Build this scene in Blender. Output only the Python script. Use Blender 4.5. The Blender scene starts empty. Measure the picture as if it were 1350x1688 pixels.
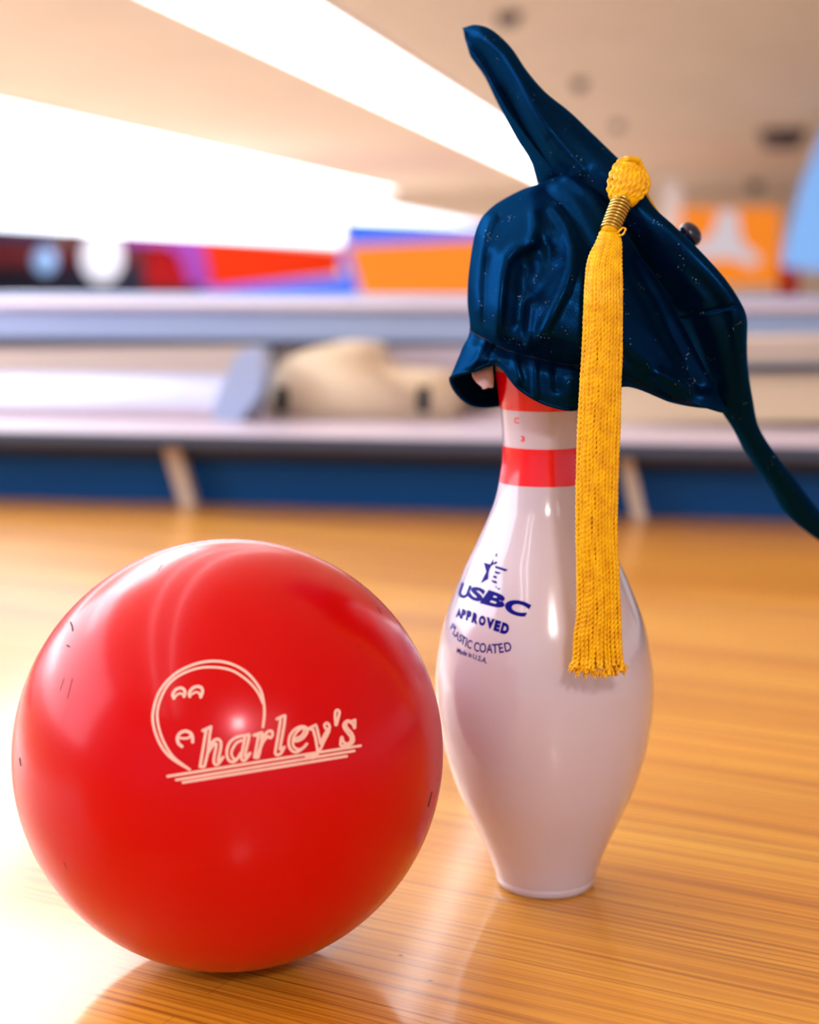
import bpy, bmesh, math, random
from mathutils import Vector, Matrix
from mathutils.bvhtree import BVHTree

random.seed(7)
scene = bpy.context.scene
COL = scene.collection

# ------------------------------------------------------------------ camera
W, H, F = 1350.0, 1688.0, 2700.0
CAM_H = 0.354
PITCH = math.radians(8.55)
cam_data = bpy.data.cameras.new('camera')
cam = bpy.data.objects.new('camera', cam_data)
COL.objects.link(cam)
cam.location = (0, 0, CAM_H)
cam.rotation_euler = (math.radians(90) - PITCH, 0, 0)
cam_data.sensor_fit = 'HORIZONTAL'
cam_data.sensor_width = 36.0
cam_data.lens = 36.0 * F / W
cam_data.clip_start = 0.02
cam_data.clip_end = 100
cam_data.dof.use_dof = True
cam_data.dof.focus_distance = 0.815
cam_data.dof.aperture_fstop = 5.8
scene.camera = cam

C0 = Vector((0, 0, CAM_H))
AX = Vector((1, 0, 0))
AF = Vector((0, math.cos(PITCH), -math.sin(PITCH)))
AU = Vector((0, math.sin(PITCH), math.cos(PITCH)))


def P(px, py, d):
    """point of the place seen at photo pixel px, py at depth d (metres)"""
    return C0 + AF * d + AX * ((px - W / 2) / F * d) - AU * ((py - H / 2) / F * d)


def to_px(p):
    q = Vector(p) - C0
    d = q.dot(AF)
    return (W / 2 + F * q.dot(AX) / d, H / 2 - F * q.dot(AU) / d)


# ------------------------------------------------------------------ world and exposure
scene.view_settings.view_transform = 'Standard'
scene.view_settings.look = 'None'
scene.view_settings.gamma = 1
scene.view_settings.exposure = 0.24
scene.view_settings.use_curve_mapping = False
world = bpy.data.worlds.new('world')
scene.world = world
world.use_nodes = True
world.node_tree.nodes['Background'].inputs['Color'].default_value = (0.86, 0.88, 1.0, 1)
world.node_tree.nodes['Background'].inputs['Strength'].default_value = 0.55
try:
    scene.cycles.use_denoising = True
    scene.cycles.max_bounces = 8
    scene.cycles.sample_clamp_indirect = 6
except Exception:
    pass

# the room is turned 10.8 degrees to the view
AZ = math.radians(10.8)
RU = Vector((math.cos(AZ), -math.sin(AZ), 0))
RV = Vector((math.sin(AZ), math.cos(AZ), 0))


def R(u, v, z):
    return RU * u + RV * v + Vector((0, 0, z))


def area_light(name, loc, target, sx, sy, power, color):
    ld = bpy.data.lights.new(name, 'AREA')
    ld.shape = 'RECTANGLE'
    ld.size, ld.size_y, ld.energy, ld.color = sx, sy, power, color
    o = bpy.data.objects.new(name, ld)
    COL.objects.link(o)
    o.location = loc
    o.rotation_euler = (Vector(target) - Vector(loc)).to_track_quat('-Z', 'Y').to_euler()
    return o


# daylight through the glass front on the left, and the lamp behind the photographer
area_light('window_daylight', R(-3.0, 1.2, 1.25), (0.0, 0.9, 0.2), 4.2, 1.7, 92, (0.80, 0.89, 1.0))
area_light('overhead_lamp', (0.34, -1.35, 1.40), (0, 0.85, 0.1), 0.22, 0.22, 14, (1.0, 0.95, 0.9))
area_light('added_fill_light', (1.2, -2.2, 1.9), (0.3, 1.2, 0.2), 2.0, 0.8, 8, (1.0, 0.97, 0.95))  # added soft fill from behind the camera, not a lamp of the hall


# ------------------------------------------------------------------ materials
def lin(c):
    out = []
    for v in c:
        v /= 255.0
        out.append(v / 12.92 if v <= 0.04045 else ((v + 0.055) / 1.055) ** 2.4)
    return tuple(out) + (1.0,)


def mat(name, rgb, rough=0.5, metal=0.0, spec=0.5, coat=0.0, coat_rough=0.05, emit=None, estr=0.0,
        var=0.0, vscale=8.0, bump=0.0, bscale=60.0, sheen=0.0):
    m = bpy.data.materials.new(name)
    m.use_nodes = True
    nt = m.node_tree
    b = nt.nodes['Principled BSDF']
    b.inputs['Base Color'].default_value = lin(rgb)
    b.inputs['Roughness'].default_value = rough
    b.inputs['Metallic'].default_value = metal
    b.inputs['Specular IOR Level'].default_value = spec
    b.inputs['Coat Weight'].default_value = coat
    b.inputs['Coat Roughness'].default_value = coat_rough
    b.inputs['Sheen Weight'].default_value = sheen
    if emit:
        b.inputs['Emission Color'].default_value = lin(emit)
        b.inputs['Emission Strength'].default_value = estr
    tc = nt.nodes.new('ShaderNodeTexCoord')
    if var > 0:
        n = nt.nodes.new('ShaderNodeTexNoise')
        n.inputs['Scale'].default_value = vscale
        n.inputs['Detail'].default_value = 3
        nt.links.new(tc.outputs['Object'], n.inputs['Vector'])
        r = nt.nodes.new('ShaderNodeValToRGB')
        c = lin(rgb)
        r.color_ramp.elements[0].position = 0.3
        r.color_ramp.elements[1].position = 0.7
        r.color_ramp.elements[0].color = tuple(max(0, x * (1 - var)) for x in c[:3]) + (1,)
        r.color_ramp.elements[1].color = tuple(min(1, x * (1 + var)) for x in c[:3]) + (1,)
        nt.links.new(n.outputs['Fac'], r.inputs['Fac'])
        nt.links.new(r.outputs['Color'], b.inputs['Base Color'])
    if bump > 0:
        n2 = nt.nodes.new('ShaderNodeTexNoise')
        n2.inputs['Scale'].default_value = bscale
        n2.inputs['Detail'].default_value = 4
        nt.links.new(tc.outputs['Object'], n2.inputs['Vector'])
        bp = nt.nodes.new('ShaderNodeBump')
        bp.inputs['Strength'].default_value = bump
        bp.inputs['Distance'].default_value = 0.001
        nt.links.new(n2.outputs['Fac'], bp.inputs['Height'])
        nt.links.new(bp.outputs['Normal'], b.inputs['Normal'])
    return m


def wood_material():
    m = bpy.data.materials.new('varnished_maple')
    m.use_nodes = True
    nt = m.node_tree
    L = nt.links.new
    b = nt.nodes['Principled BSDF']
    tc = nt.nodes.new('ShaderNodeTexCoord')
    rot = nt.nodes.new('ShaderNodeMapping')
    rot.vector_type = 'TEXTURE'
    rot.inputs['Rotation'].default_value = (0, 0, math.radians(151.5))
    L(tc.outputs['Object'], rot.inputs['Vector'])

    def noise(scale_vec, scale, detail=4, dist=0.0, rough=0.55):
        mp = nt.nodes.new('ShaderNodeMapping')
        mp.inputs['Scale'].default_value = scale_vec
        L(rot.outputs['Vector'], mp.inputs['Vector'])
        n = nt.nodes.new('ShaderNodeTexNoise')
        n.inputs['Scale'].default_value = scale
        n.inputs['Detail'].default_value = detail
        n.inputs['Distortion'].default_value = dist
        n.inputs['Roughness'].default_value = rough
        L(mp.outputs['Vector'], n.inputs['Vector'])
        return n

    def ramp(src, stops):
        r = nt.nodes.new('ShaderNodeValToRGB')
        while len(r.color_ramp.elements) < len(stops):
            r.color_ramp.elements.new(0.5)
        for e, (p, c) in zip(r.color_ramp.elements, stops):
            e.position = p
            e.color = c
        L(src, r.inputs['Fac'])
        return r

    def mix(a, bb, fac, mode='MULTIPLY'):
        x = nt.nodes.new('ShaderNodeMix')
        x.data_type = 'RGBA'
        x.blend_type = mode
        if hasattr(fac, 'default_value') or not isinstance(fac, float):
            L(fac, x.inputs['Factor'])
        else:
            x.inputs['Factor'].default_value = fac
        L(a, x.inputs['A'])
        L(bb, x.inputs['B'])
        return x.outputs['Result']

    base = ramp(noise((0.35, 9, 1), 1.6, 3).outputs['Fac'],
                [(0.3, lin((224, 154, 36))), (0.7, lin((242, 184, 62)))])
    g1 = ramp(noise((0.9, 105, 1), 2.2, 5, 0.25, 0.6).outputs['Fac'],
              [(0.34, (0.42, 0.27, 0.12, 1)), (0.48, (0.90, 0.83, 0.72, 1)), (0.6, (1, 1, 1, 1))])
    g2 = ramp(noise((1.4, 300, 1), 2.0, 3, 0.1, 0.6).outputs['Fac'],
              [(0.3, (0.72, 0.60, 0.42, 1)), (0.5, (1, 1, 1, 1))])
    c = mix(base.outputs['Color'], g1.outputs['Color'], 0.8)
    c = mix(c, g2.outputs['Color'], 0.7)
    # growth lines
    mp = nt.nodes.new('ShaderNodeMapping')
    mp.inputs['Scale'].default_value = (0.6, 1, 1)
    L(rot.outputs['Vector'], mp.inputs['Vector'])
    wv = nt.nodes.new('ShaderNodeTexWave')
    wv.bands_direction = 'Y'
    wv.inputs['Scale'].default_value = 55
    wv.inputs['Distortion'].default_value = 5.0
    wv.inputs['Detail'].default_value = 2
    wv.inputs['Detail Scale'].default_value = 0.25
    L(mp.outputs['Vector'], wv.inputs['Vector'])
    wr = ramp(wv.outputs['Fac'], [(0.0, (0.58, 0.40, 0.20, 1)), (0.4, (1, 1, 1, 1))])
    zone = ramp(noise((0.5, 7, 1), 1.5, 2).outputs['Fac'], [(0.42, (0, 0, 0, 1)), (0.58, (1, 1, 1, 1))])
    c = mix(c, wr.outputs['Color'], zone.outputs['Color'])
    # joints between boards
    mp2 = nt.nodes.new('ShaderNodeMapping')
    L(rot.outputs['Vector'], mp2.inputs['Vector'])
    br = nt.nodes.new('ShaderNodeTexBrick')
    br.inputs['Color1'].default_value = (1, 1, 1, 1)
    br.inputs['Color2'].default_value = (0.90, 0.86, 0.80, 1)
    br.inputs['Mortar'].default_value = (0.50, 0.36, 0.2, 1)
    br.inputs['Scale'].default_value = 1
    br.inputs['Mortar Size'].default_value = 0.0004
    br.inputs['Brick Width'].default_value = 0.9
    br.inputs['Row Height'].default_value = 0.027
    L(mp2.outputs['Vector'], br.inputs['Vector'])
    c = mix(c, br.outputs['Color'], 0.55)
    # dark pores
    vo = nt.nodes.new('ShaderNodeTexVoronoi')
    vo.inputs['Scale'].default_value = 48
    mp3 = nt.nodes.new('ShaderNodeMapping')
    mp3.inputs['Scale'].default_value = (0.6, 1, 1)
    L(rot.outputs['Vector'], mp3.inputs['Vector'])
    L(mp3.outputs['Vector'], vo.inputs['Vector'])
    vr = ramp(vo.outputs['Distance'], [(0.035, (0.30, 0.15, 0.08, 1)), (0.06, (1, 1, 1, 1))])
    vz = ramp(noise((1, 1, 1), 30, 1).outputs['Fac'], [(0.5, (0, 0, 0, 1)), (0.54, (1, 1, 1, 1))])
    c = mix(c, vr.outputs['Color'], vz.outputs['Color'])
    L(c, b.inputs['Base Color'])
    b.inputs['Roughness'].default_value = 0.38
    b.inputs['Specular IOR Level'].default_value = 0.5
    b.inputs['Coat Weight'].default_value = 0.55
    b.inputs['Coat Roughness'].default_value = 0.11
    bp = nt.nodes.new('ShaderNodeBump')
    bp.inputs['Strength'].default_value = 0.05
    bp.inputs['Distance'].default_value = 0.001
    L(g1.outputs['Color'], bp.inputs['Height'])
    L(bp.outputs['Normal'], b.inputs['Normal'])
    return m


def cloth_material():
    m = bpy.data.materials.new('navy_satin_cloth')
    m.use_nodes = True
    nt = m.node_tree
    L = nt.links.new
    b = nt.nodes['Principled BSDF']
    tc = nt.nodes.new('ShaderNodeTexCoord')
    n = nt.nodes.new('ShaderNodeTexNoise')
    n.inputs['Scale'].default_value = 30
    n.inputs['Detail'].default_value = 3
    L(tc.outputs['Object'], n.inputs['Vector'])
    r = nt.nodes.new('ShaderNodeValToRGB')
    r.color_ramp.elements[0].color = (0.0004, 0.0022, 0.011, 1)
    r.color_ramp.elements[1].color = (0.0006, 0.0038, 0.018, 1)
    L(n.outputs['Fac'], r.inputs['Fac'])
    # lint specks
    v = nt.nodes.new('ShaderNodeTexVoronoi')
    v.inputs['Scale'].default_value = 620
    L(tc.outputs['Object'], v.inputs['Vector'])
    vr = nt.nodes.new('ShaderNodeValToRGB')
    vr.color_ramp.elements[0].position = 0.13
    vr.color_ramp.elements[0].color = (1, 1, 1, 1)
    vr.color_ramp.elements[1].position = 0.2
    vr.color_ramp.elements[1].color = (0, 0, 0, 1)
    L(v.outputs['Distance'], vr.inputs['Fac'])
    z = nt.nodes.new('ShaderNodeTexNoise')
    z.inputs['Scale'].default_value = 110
    z.inputs['Detail'].default_value = 4
    L(tc.outputs['Object'], z.inputs['Vector'])
    zr = nt.nodes.new('ShaderNodeValToRGB')
    zr.color_ramp.elements[0].position = 0.60
    zr.color_ramp.elements[1].position = 0.66
    L(z.outputs['Fac'], zr.inputs['Fac'])
    mu = nt.nodes.new('ShaderNodeMath')
    mu.operation = 'MULTIPLY'
    L(vr.outputs['Color'], mu.inputs[0])
    L(zr.outputs['Color'], mu.inputs[1])
    mx = nt.nodes.new('ShaderNodeMix')
    mx.data_type = 'RGBA'
    L(mu.outputs[0], mx.inputs['Factor'])
    L(r.outputs['Color'], mx.inputs['A'])
    mx.inputs['B'].default_value = (0.30, 0.40, 0.46, 1)
    L(mx.outputs['Result'], b.inputs['Base Color'])
    b.inputs['Roughness'].default_value = 0.5
    b.inputs['Specular IOR Level'].default_value = 0.0
    b.inputs['Sheen Weight'].default_value = 0.15
    b.inputs['Sheen Tint'].default_value = (0.006, 0.24, 0.62, 1)
    b.inputs['Sheen Roughness'].default_value = 0.4
    n3 = nt.nodes.new('ShaderNodeTexNoise')
    n3.inputs['Scale'].default_value = 900
    n3.inputs['Detail'].default_value = 2
    L(tc.outputs['Object'], n3.inputs['Vector'])
    bp = nt.nodes.new('ShaderNodeBump')
    bp.inputs['Strength'].default_value = 0.25
    bp.inputs['Distance'].default_value = 0.0005
    L(n3.outputs['Fac'], bp.inputs['Height'])
    L(bp.outputs['Normal'], b.inputs['Normal'])
    # the satin thread has a blue lustre of its own
    gl = nt.nodes.new('ShaderNodeBsdfGlossy')
    gl.inputs['Color'].default_value = (0.0008, 0.0150, 0.050, 1)
    gl.inputs['Roughness'].default_value = 0.34
    L(bp.outputs['Normal'], gl.inputs['Normal'])
    ad = nt.nodes.new('ShaderNodeAddShader')
    L(b.outputs['BSDF'], ad.inputs[0])
    L(gl.outputs['BSDF'], ad.inputs[1])
    L(ad.outputs['Shader'], nt.nodes['Material Output'].inputs['Surface'])
    return m


M = {}
M['wood'] = wood_material()
M['cloth'] = cloth_material()
M['cloth_seam'] = mat('navy_thread', (4, 14, 38), 0.7, spec=0.15)
M['ball'] = mat('red_ball_plastic', (204, 0, 3), 0.25, spec=0.36, coat=0.14, coat_rough=0.12, var=0.03, vscale=14)
M['ball'].node_tree.nodes['Principled BSDF'].inputs['Specular Tint'].default_value = (1.0, 0.40, 0.52, 1)
M['engrave'] = mat('pale_pink_engraving', (250, 206, 196), 0.6, var=0.05, vscale=200)
M['scratch'] = mat('dark_scuff', (96, 8, 30), 0.7)
M['pin'] = mat('white_pin_plastic', (208, 199, 217), 0.16, spec=0.5, coat=0.8, coat_rough=0.03, var=0.01)
M['pin_red'] = mat('red_stripe', (244, 0, 30), 0.18, coat=0.4, coat_rough=0.04)
M['ink'] = mat('blue_ink', (8, 2, 132), 0.5, spec=0.1)
M['yellow'] = mat('yellow_rayon', (255, 186, 0), 0.42, spec=0.4, var=0.22, vscale=160)
M['gold'] = mat('gold_wire', (196, 172, 96), 0.25, metal=1.0)
M['label'] = mat('white_label_fabric', (226, 196, 206), 0.8, bump=0.4, bscale=900)
M['button'] = mat('glossy_navy_button', (12, 20, 48), 0.25, coat=0.25)

M['ceil'] = mat('tan_ceiling_paint', (244, 222, 198), 0.9, var=0.04, vscale=1.5)
M['wallw'] = mat('white_wall_paint', (242, 242, 246), 0.8, var=0.02)
M['tube'] = mat('light_diffuser', (255, 255, 255), 0.5, emit=(247, 250, 255), estr=5.5)
M['tube_near'] = mat('near_light_diffuser', (255, 255, 255), 0.5, emit=(247, 250, 255), estr=8.0)
M['greyblue'] = mat('grey_blue_laminate', (164, 184, 222), 0.35, var=0.04, vscale=2)
M['lilac'] = mat('lilac_grey_laminate', (196, 184, 200), 0.35, var=0.04, vscale=2)
M['beige'] = mat('beige_plastic', (222, 202, 172), 0.45, var=0.03, vscale=4)
M['taupe'] = mat('taupe_laminate', (204, 188, 176), 0.5, var=0.04, vscale=3)
M['slate'] = mat('slate_edge_trim', (52, 66, 92), 0.45)
M['navy'] = mat('navy_kick_panel', (0, 78, 148), 0.5, spec=0.2, var=0.08, vscale=2)
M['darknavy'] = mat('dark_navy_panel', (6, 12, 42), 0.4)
M['dark'] = mat('black_rubber', (16, 20, 26), 0.6)
M['steel'] = mat('polished_grey_panel', (166, 172, 206), 0.3, spec=0.35)
M['orange'] = mat('orange_screen', (120, 62, 20), 0.8, spec=0.1, emit=(255, 142, 40), estr=0.7)
M['redor'] = mat('red_orange_screen', (110, 24, 0), 0.8, spec=0.1, emit=(240, 44, 0), estr=0.62)
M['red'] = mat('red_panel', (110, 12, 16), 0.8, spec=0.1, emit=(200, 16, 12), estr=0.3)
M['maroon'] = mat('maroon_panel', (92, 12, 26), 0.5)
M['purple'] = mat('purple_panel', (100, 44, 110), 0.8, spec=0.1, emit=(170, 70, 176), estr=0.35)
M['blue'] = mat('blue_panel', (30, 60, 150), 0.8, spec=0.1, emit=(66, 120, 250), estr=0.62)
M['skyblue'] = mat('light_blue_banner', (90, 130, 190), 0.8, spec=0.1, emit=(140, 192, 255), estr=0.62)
M['white_fig'] = mat('white_print', (130, 126, 130), 0.8, spec=0.1, emit=(236, 226, 236), estr=0.5)
M['globe'] = mat('frosted_globe', (120, 120, 130), 0.4, emit=(240, 240, 255), estr=0.8)
M['blueglobe'] = mat('blue_white_globe', (80, 110, 150), 0.4, emit=(150, 190, 240), estr=0.55)
M['fixture'] = mat('dark_ceiling_fixture', (96, 80, 84), 0.6)
M['bluefix'] = mat('blue_ceiling_box', (24, 52, 96), 0.5)
M['frame'] = mat('window_frame_metal', (120, 124, 130), 0.4, metal=0.6)
M['lit_white'] = mat('glowing_white_bulkhead', (230, 240, 255), 0.1, emit=(226, 238, 255), estr=2.2)  # glow stands in for the light on the white bulkhead


# ------------------------------------------------------------------ helpers
def link(name, bm, material, parent=None, smooth=True, mats=None):
    me = bpy.data.meshes.new(name)
    bm.to_mesh(me)
    bm.free()
    for mm in (mats or [material]):
        me.materials.append(mm)
    if smooth:
        for p in me.polygons:
            p.use_smooth = True
    o = bpy.data.objects.new(name, me)
    COL.objects.link(o)
    if parent:
        o.parent = parent
        o.matrix_parent_inverse = parent.matrix_world.inverted()
    return o


def empty(name, loc, label, cat, group=None, rz=0.0):
    o = bpy.data.objects.new(name, None)
    COL.objects.link(o)
    o.location = loc
    o.rotation_euler = (0, 0, rz)
    o.empty_display_size = 0.05
    o['label'] = label
    o['category'] = cat
    if group:
        o['group'] = group
    o.matrix_world = Matrix.Translation(loc) @ Matrix.Rotation(rz, 4, 'Z')
    return o


def tag(o, label, cat, group=None):
    o['label'] = label
    o['category'] = cat
    if group:
        o['group'] = group
    return o


def structure(o):
    o['kind'] = 'structure'
    return o


def room_box(bm, u0, u1, v0, v1, z0, z1, bevel=0.0):
    vs = [bm.verts.new(R(u, v, z)) for z in (z0, z1) for (u, v) in ((u0, v0), (u1, v0), (u1, v1), (u0, v1))]
    fs = [bm.faces.new([vs[i] for i in q]) for q in
          ((3, 2, 1, 0), (4, 5, 6, 7), (0, 1, 5, 4), (1, 2, 6, 5), (2, 3, 7, 6), (3, 0, 4, 7))]
    if bevel > 0:
        es = list({e for f in fs for e in f.edges})
        bmesh.ops.bevel(bm, geom=es, offset=bevel, segments=3, affect='EDGES', profile=0.5)


def UZ(px, py, v):
    """room u and height z seen at a photo pixel on the wall plane v"""
    d = P(px, py, 1.0) - C0
    t = v / d.dot(RV)
    q = C0 + d * t
    return q.dot(RU), q.z


def prism_uz(bm, pts, v0, v1):
    """extrude a (u, z) outline from v0 to v1"""
    a = [bm.verts.new(R(u, v0, z)) for u, z in pts]
    b = [bm.verts.new(R(u, v1, z)) for u, z in pts]
    bm.faces.new(a)
    bm.faces.new(b[::-1])
    n = len(pts)
    for i in range(n):
        j = (i + 1) % n
        bm.faces.new((a[j], a[i], b[i], b[j]))
    bmesh.ops.recalc_face_normals(bm, faces=bm.faces[:])


def px_panel(name, poly, v, thick, material, parent=None):
    """flat panel of real thickness standing on the wall plane v, outline given by photo points"""
    bm = bmesh.new()
    prism_uz(bm, [UZ(x, y, v) for x, y in poly], v, v + thick)
    return link(name, bm, material, parent, smooth=False)


def cr(pts, n, closed=False):
    """Catmull-Rom resample of Vectors"""
    m = len(pts)
    out = []
    segs = m if closed else m - 1
    for i in range(n if closed else n):
        t = i / (n if closed else (n - 1)) * segs
        k = min(int(t), segs - 1)
        f = t - k
        if closed:
            p0, p1, p2, p3 = pts[(k - 1) % m], pts[k % m], pts[(k + 1) % m], pts[(k + 2) % m]
        else:
            p1, p2 = pts[k], pts[k + 1]
            p0 = pts[k - 1] if k > 0 else p1 * 2 - p2
            p3 = pts[k + 2] if k + 2 < m else p2 * 2 - p1
        out.append(0.5 * ((2 * p1) + (p2 - p0) * f + (2 * p0 - 5 * p1 + 4 * p2 - p3) * f * f
                          + (3 * p1 - p0 - 3 * p2 + p3) * f * f * f))
    return out


def tube(bm, path, rad, seg=8, caps=True):
    rings = []
    n = len(path)
    nrm = None
    for i, p in enumerate(path):
        t = (path[min(i + 1, n - 1)] - path[max(i - 1, 0)]).normalized()
        if nrm is None:
            nrm = t.orthogonal().normalized()
        else:
            nrm = (nrm - t * nrm.dot(t)).normalized()
        bi = t.cross(nrm)
        r = rad[i] if isinstance(rad, (list, tuple)) else rad
        rings.append([bm.verts.new(p + (nrm * math.cos(a) + bi * math.sin(a)) * r)
                      for a in [2 * math.pi * k / seg for k in range(seg)]])
    for a, b in zip(rings, rings[1:]):
        for k in range(seg):
            bm.faces.new((a[k], a[(k + 1) % seg], b[(k + 1) % seg], b[k]))
    if caps:
        bm.faces.new(rings[0][::-1])
        bm.faces.new(rings[-1])
    return rings


# ------------------------------------------------------------------ setting


def ground_v(px, py, z=0.0):
    d = P(px, py, 1.0) - C0
    t = (z - CAM_H) / d.z
    return (C0 + d * t).dot(RV)


VK = ground_v(675, 838)      # foot of the blue kick panel, where the boards end
ZC = CAM_H + 1.9
HR = ZC - CAM_H
VB = 45.0

bm = bmesh.new()
room_box(bm, -3.2, 4.2, -3.5, VK + 1.3, -0.9, 0.0)
structure(link('floor', bm, M['wood'], smooth=False))
bm = bmesh.new()
room_box(bm, -45, 14, VK + 1.3, VB, -0.94, -0.9)
structure(link('trim_1', bm, M['taupe'], smooth=False))
bm = bmesh.new()
room_box(bm, -45, 14, -3.5, VB, ZC, ZC + 0.1)
structure(link('ceiling', bm, M['ceil'], smooth=False))
bm = bmesh.new()
room_box(bm, -45, 14, VB, VB + 0.1, -0.9, ZC)
structure(link('wall_back', bm, M['ceil'], smooth=False))
# wall with the daylight window, left of the photographer
bm = bmesh.new()
UL, WV0, WV1, WZ0, WZ1 = -3.1, -1.0, 3.2, 0.40, 2.10
room_box(bm, UL - 0.1, UL, -3.5, WV0, 0, ZC)
room_box(bm, UL - 0.1, UL, WV1, 3.4, 0, ZC)
room_box(bm, UL - 0.1, UL, WV0, WV1, 0, WZ0)
room_box(bm, UL - 0.1, UL, WV0, WV1, WZ1, ZC)
structure(link('wall_left', bm, M['wallw'], smooth=False))
bm = bmesh.new()
for a in range(4):
    vv = WV0 + (WV1 - WV0) * a / 3
    room_box(bm, UL - 0.07, UL - 0.02, vv - 0.025, vv + 0.025, WZ0, WZ1)
room_box(bm, UL - 0.07, UL - 0.02, WV0, WV1, WZ0, WZ0 + 0.05)
room_box(bm, UL - 0.07, UL - 0.02, WV0, WV1, WZ1 - 0.05, WZ1)
structure(link('window_1', bm, M['frame'], smooth=False))


# white bulkhead under the ceiling, its lit look put in as emission
def glowing_bulkhead(name, poly, v):
    w = px_panel(name, poly, v, 0.08, M['lit_white'])
    return structure(w)


glowing_bulkhead('bulkhead_glow_left', [(-40, 270), (566, 346), (560, 404), (-40, 372)], 27.0)
glowing_bulkhead('bulkhead_glow_right', [(578, 330), (800, 372), (800, 384), (578, 368)], 40.0)

# ceiling light strips running down the hall
def strip(u0, u1, v0, v1, label, lamp='tube', slots=((0.03, 0.44), (0.56, 0.97))):
    t = empty('ceiling_light', R((u0 + u1) / 2, v0, ZC), label, 'light', 'long ceiling light strips')
    b = bmesh.new()
    room_box(b, u0, u1, v0, v1, ZC - 0.03, ZC - 0.002)
    link('housing', b, M['lilac'], t, smooth=False)
    g = (u1 - u0)
    for a, c in slots:
        b = bmesh.new()
        room_box(b, u0 + g * a, u0 + g * c, v0 + 0.05, v1 - 0.05, ZC - 0.05, ZC - 0.03)
        link('diffuser', b, M[lamp], t, smooth=False)
    return t


strip(-2.12 * HR, -1.55 * HR, 2.0, 43, 'wide white light strip crossing the ceiling above the cap', 'tube', ((0.02, 0.52), (0.66, 0.97)))
strip(-6.15 * HR, -4.36 * HR, 4.0, 42, 'white light strip on the ceiling left, above the glowing bulkhead band')
strip(-1.09, -0.99, -2.5, 7.5, 'right one of two thin light tubes on the ceiling above the frame', 'tube_near', ((0.2, 0.8),))
strip(-1.55, -1.45, -2.5, 7.5, 'left one of two thin light tubes on the ceiling above the frame', 'tube_near', ((0.2, 0.8),))


def on_ceiling(px, py):
    d = P(px, py, 1.0) - C0
    return C0 + d * (HR / d.z)


def ceiling_fixture(name, px, py, wpx, hpx, material, label, cat, rot=0.0, group=None):
    c = on_ceiling(px, py)
    dist = (c - C0).dot(AF)
    w = wpx / F * dist
    h = hpx / F * dist
    bmx = bmesh.new()
    bmesh.ops.create_cone(bmx, cap_ends=True, segments=20, radius1=w * 0.36, radius2=w * 0.5, depth=h)
    bmesh.ops.bevel(bmx, geom=bmx.edges[:], offset=h * 0.12, segments=2, affect='EDGES')
    bmesh.ops.translate(bmx, verts=bmx.verts, vec=(0, 0, -h / 2))
    o = link(name, bmx, material)
    o.location = (c.x, c.y, ZC)
    o.rotation_euler = (0, 0, rot)
    return tag(o, label, cat, group)


ceiling_fixture('ceiling_spotlight', 838, 22, 44, 20, M['fixture'], 'dark ceiling fixture at the top edge right of the cap tip', 'ceiling fixture')
ceiling_fixture('ceiling_spotlight', 955, 132, 26, 18, M['fixture'], 'small dark ceiling fixture above the cap board edge', 'ceiling fixture')
ceiling_fixture('ceiling_spotlight', 1018, 202, 20, 13, M['fixture'], 'faint round ceiling fixture just above the tassel knot', 'ceiling fixture')
ceiling_fixture('ceiling_spotlight', 1290, 214, 84, 30, M['fixture'], 'wide grey ceiling fixture near the right edge', 'ceiling fixture')
ceiling_fixture('ceiling_spotlight', 1245, 300, 26, 16, M['fixture'], 'small grey ceiling fixture above the orange screen', 'ceiling fixture')
ceiling_fixture('ceiling_spotlight', 575, 300, 22, 34, M['fixture'], 'grey hanging fixture at the end of the left light strip', 'ceiling fixture')
ceiling_fixture('ceiling_speaker', 85, 262, 54, 16, M['bluefix'], 'dark blue box hanging between the bright bands at left', 'speaker')

glare_box = empty('added_lightbox', R(-2.4, 2.7, ZC), 'added unseen glowing panel in the ceiling, left above the boards', 'lightbox')  # added glowing panel out of view, there for the glare on the boards
bm = bmesh.new()
room_box(bm, -3.05, -2.0, 2.7, 5.8, ZC - 0.03, ZC - 0.002)
link('frame', bm, M['wallw'], glare_box, smooth=False)  # frame of the added lightbox
bm = bmesh.new()
room_box(bm, -3.02, -2.03, 2.73, 5.77, ZC - 0.045, ZC - 0.0305)
link('diffuser', bm, M['tube_near'], glare_box, smooth=False)  # glowing face of the added lightbox

# ------------------------------------------------------------------ low platform with kick panel behind the boards
VD0 = VK - 0.10              # front edge of the deck
_, ZD = UZ(675, 742, VD0)    # underside of the deck edge
_, ZT = UZ(675, 722, VD0)    # its top
bm = bmesh.new()
room_box(bm, -3.1, 4.1, VK, VK + 0.04, 0.0, ZD)
deck = empty('low_platform', R(0, VK, 0), 'long low grey platform with a dark blue kick panel behind the boards', 'platform')
link('kick_panel', bm, M['navy'], deck, smooth=False)
bm = bmesh.new()
room_box(bm, -3.1, 4.1, VD0 + 0.004, VK + 1.2, ZD + 0.002, ZT, 0.002)
link('deck', bm, M['lilac'], deck, smooth=False)
bm = bmesh.new()
room_box(bm, -3.1, 4.1, VD0 - 0.008, VD0 + 0.004, ZD - 0.004, ZT - 0.002, 0.002)
link('edge_trim', bm, M['slate'], deck, smooth=False)
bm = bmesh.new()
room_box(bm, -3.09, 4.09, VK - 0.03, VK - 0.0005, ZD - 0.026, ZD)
link('overhang_shade', bm, M['darknavy'], deck, smooth=False)  # dark box painting the shade under the deck overhang
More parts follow.
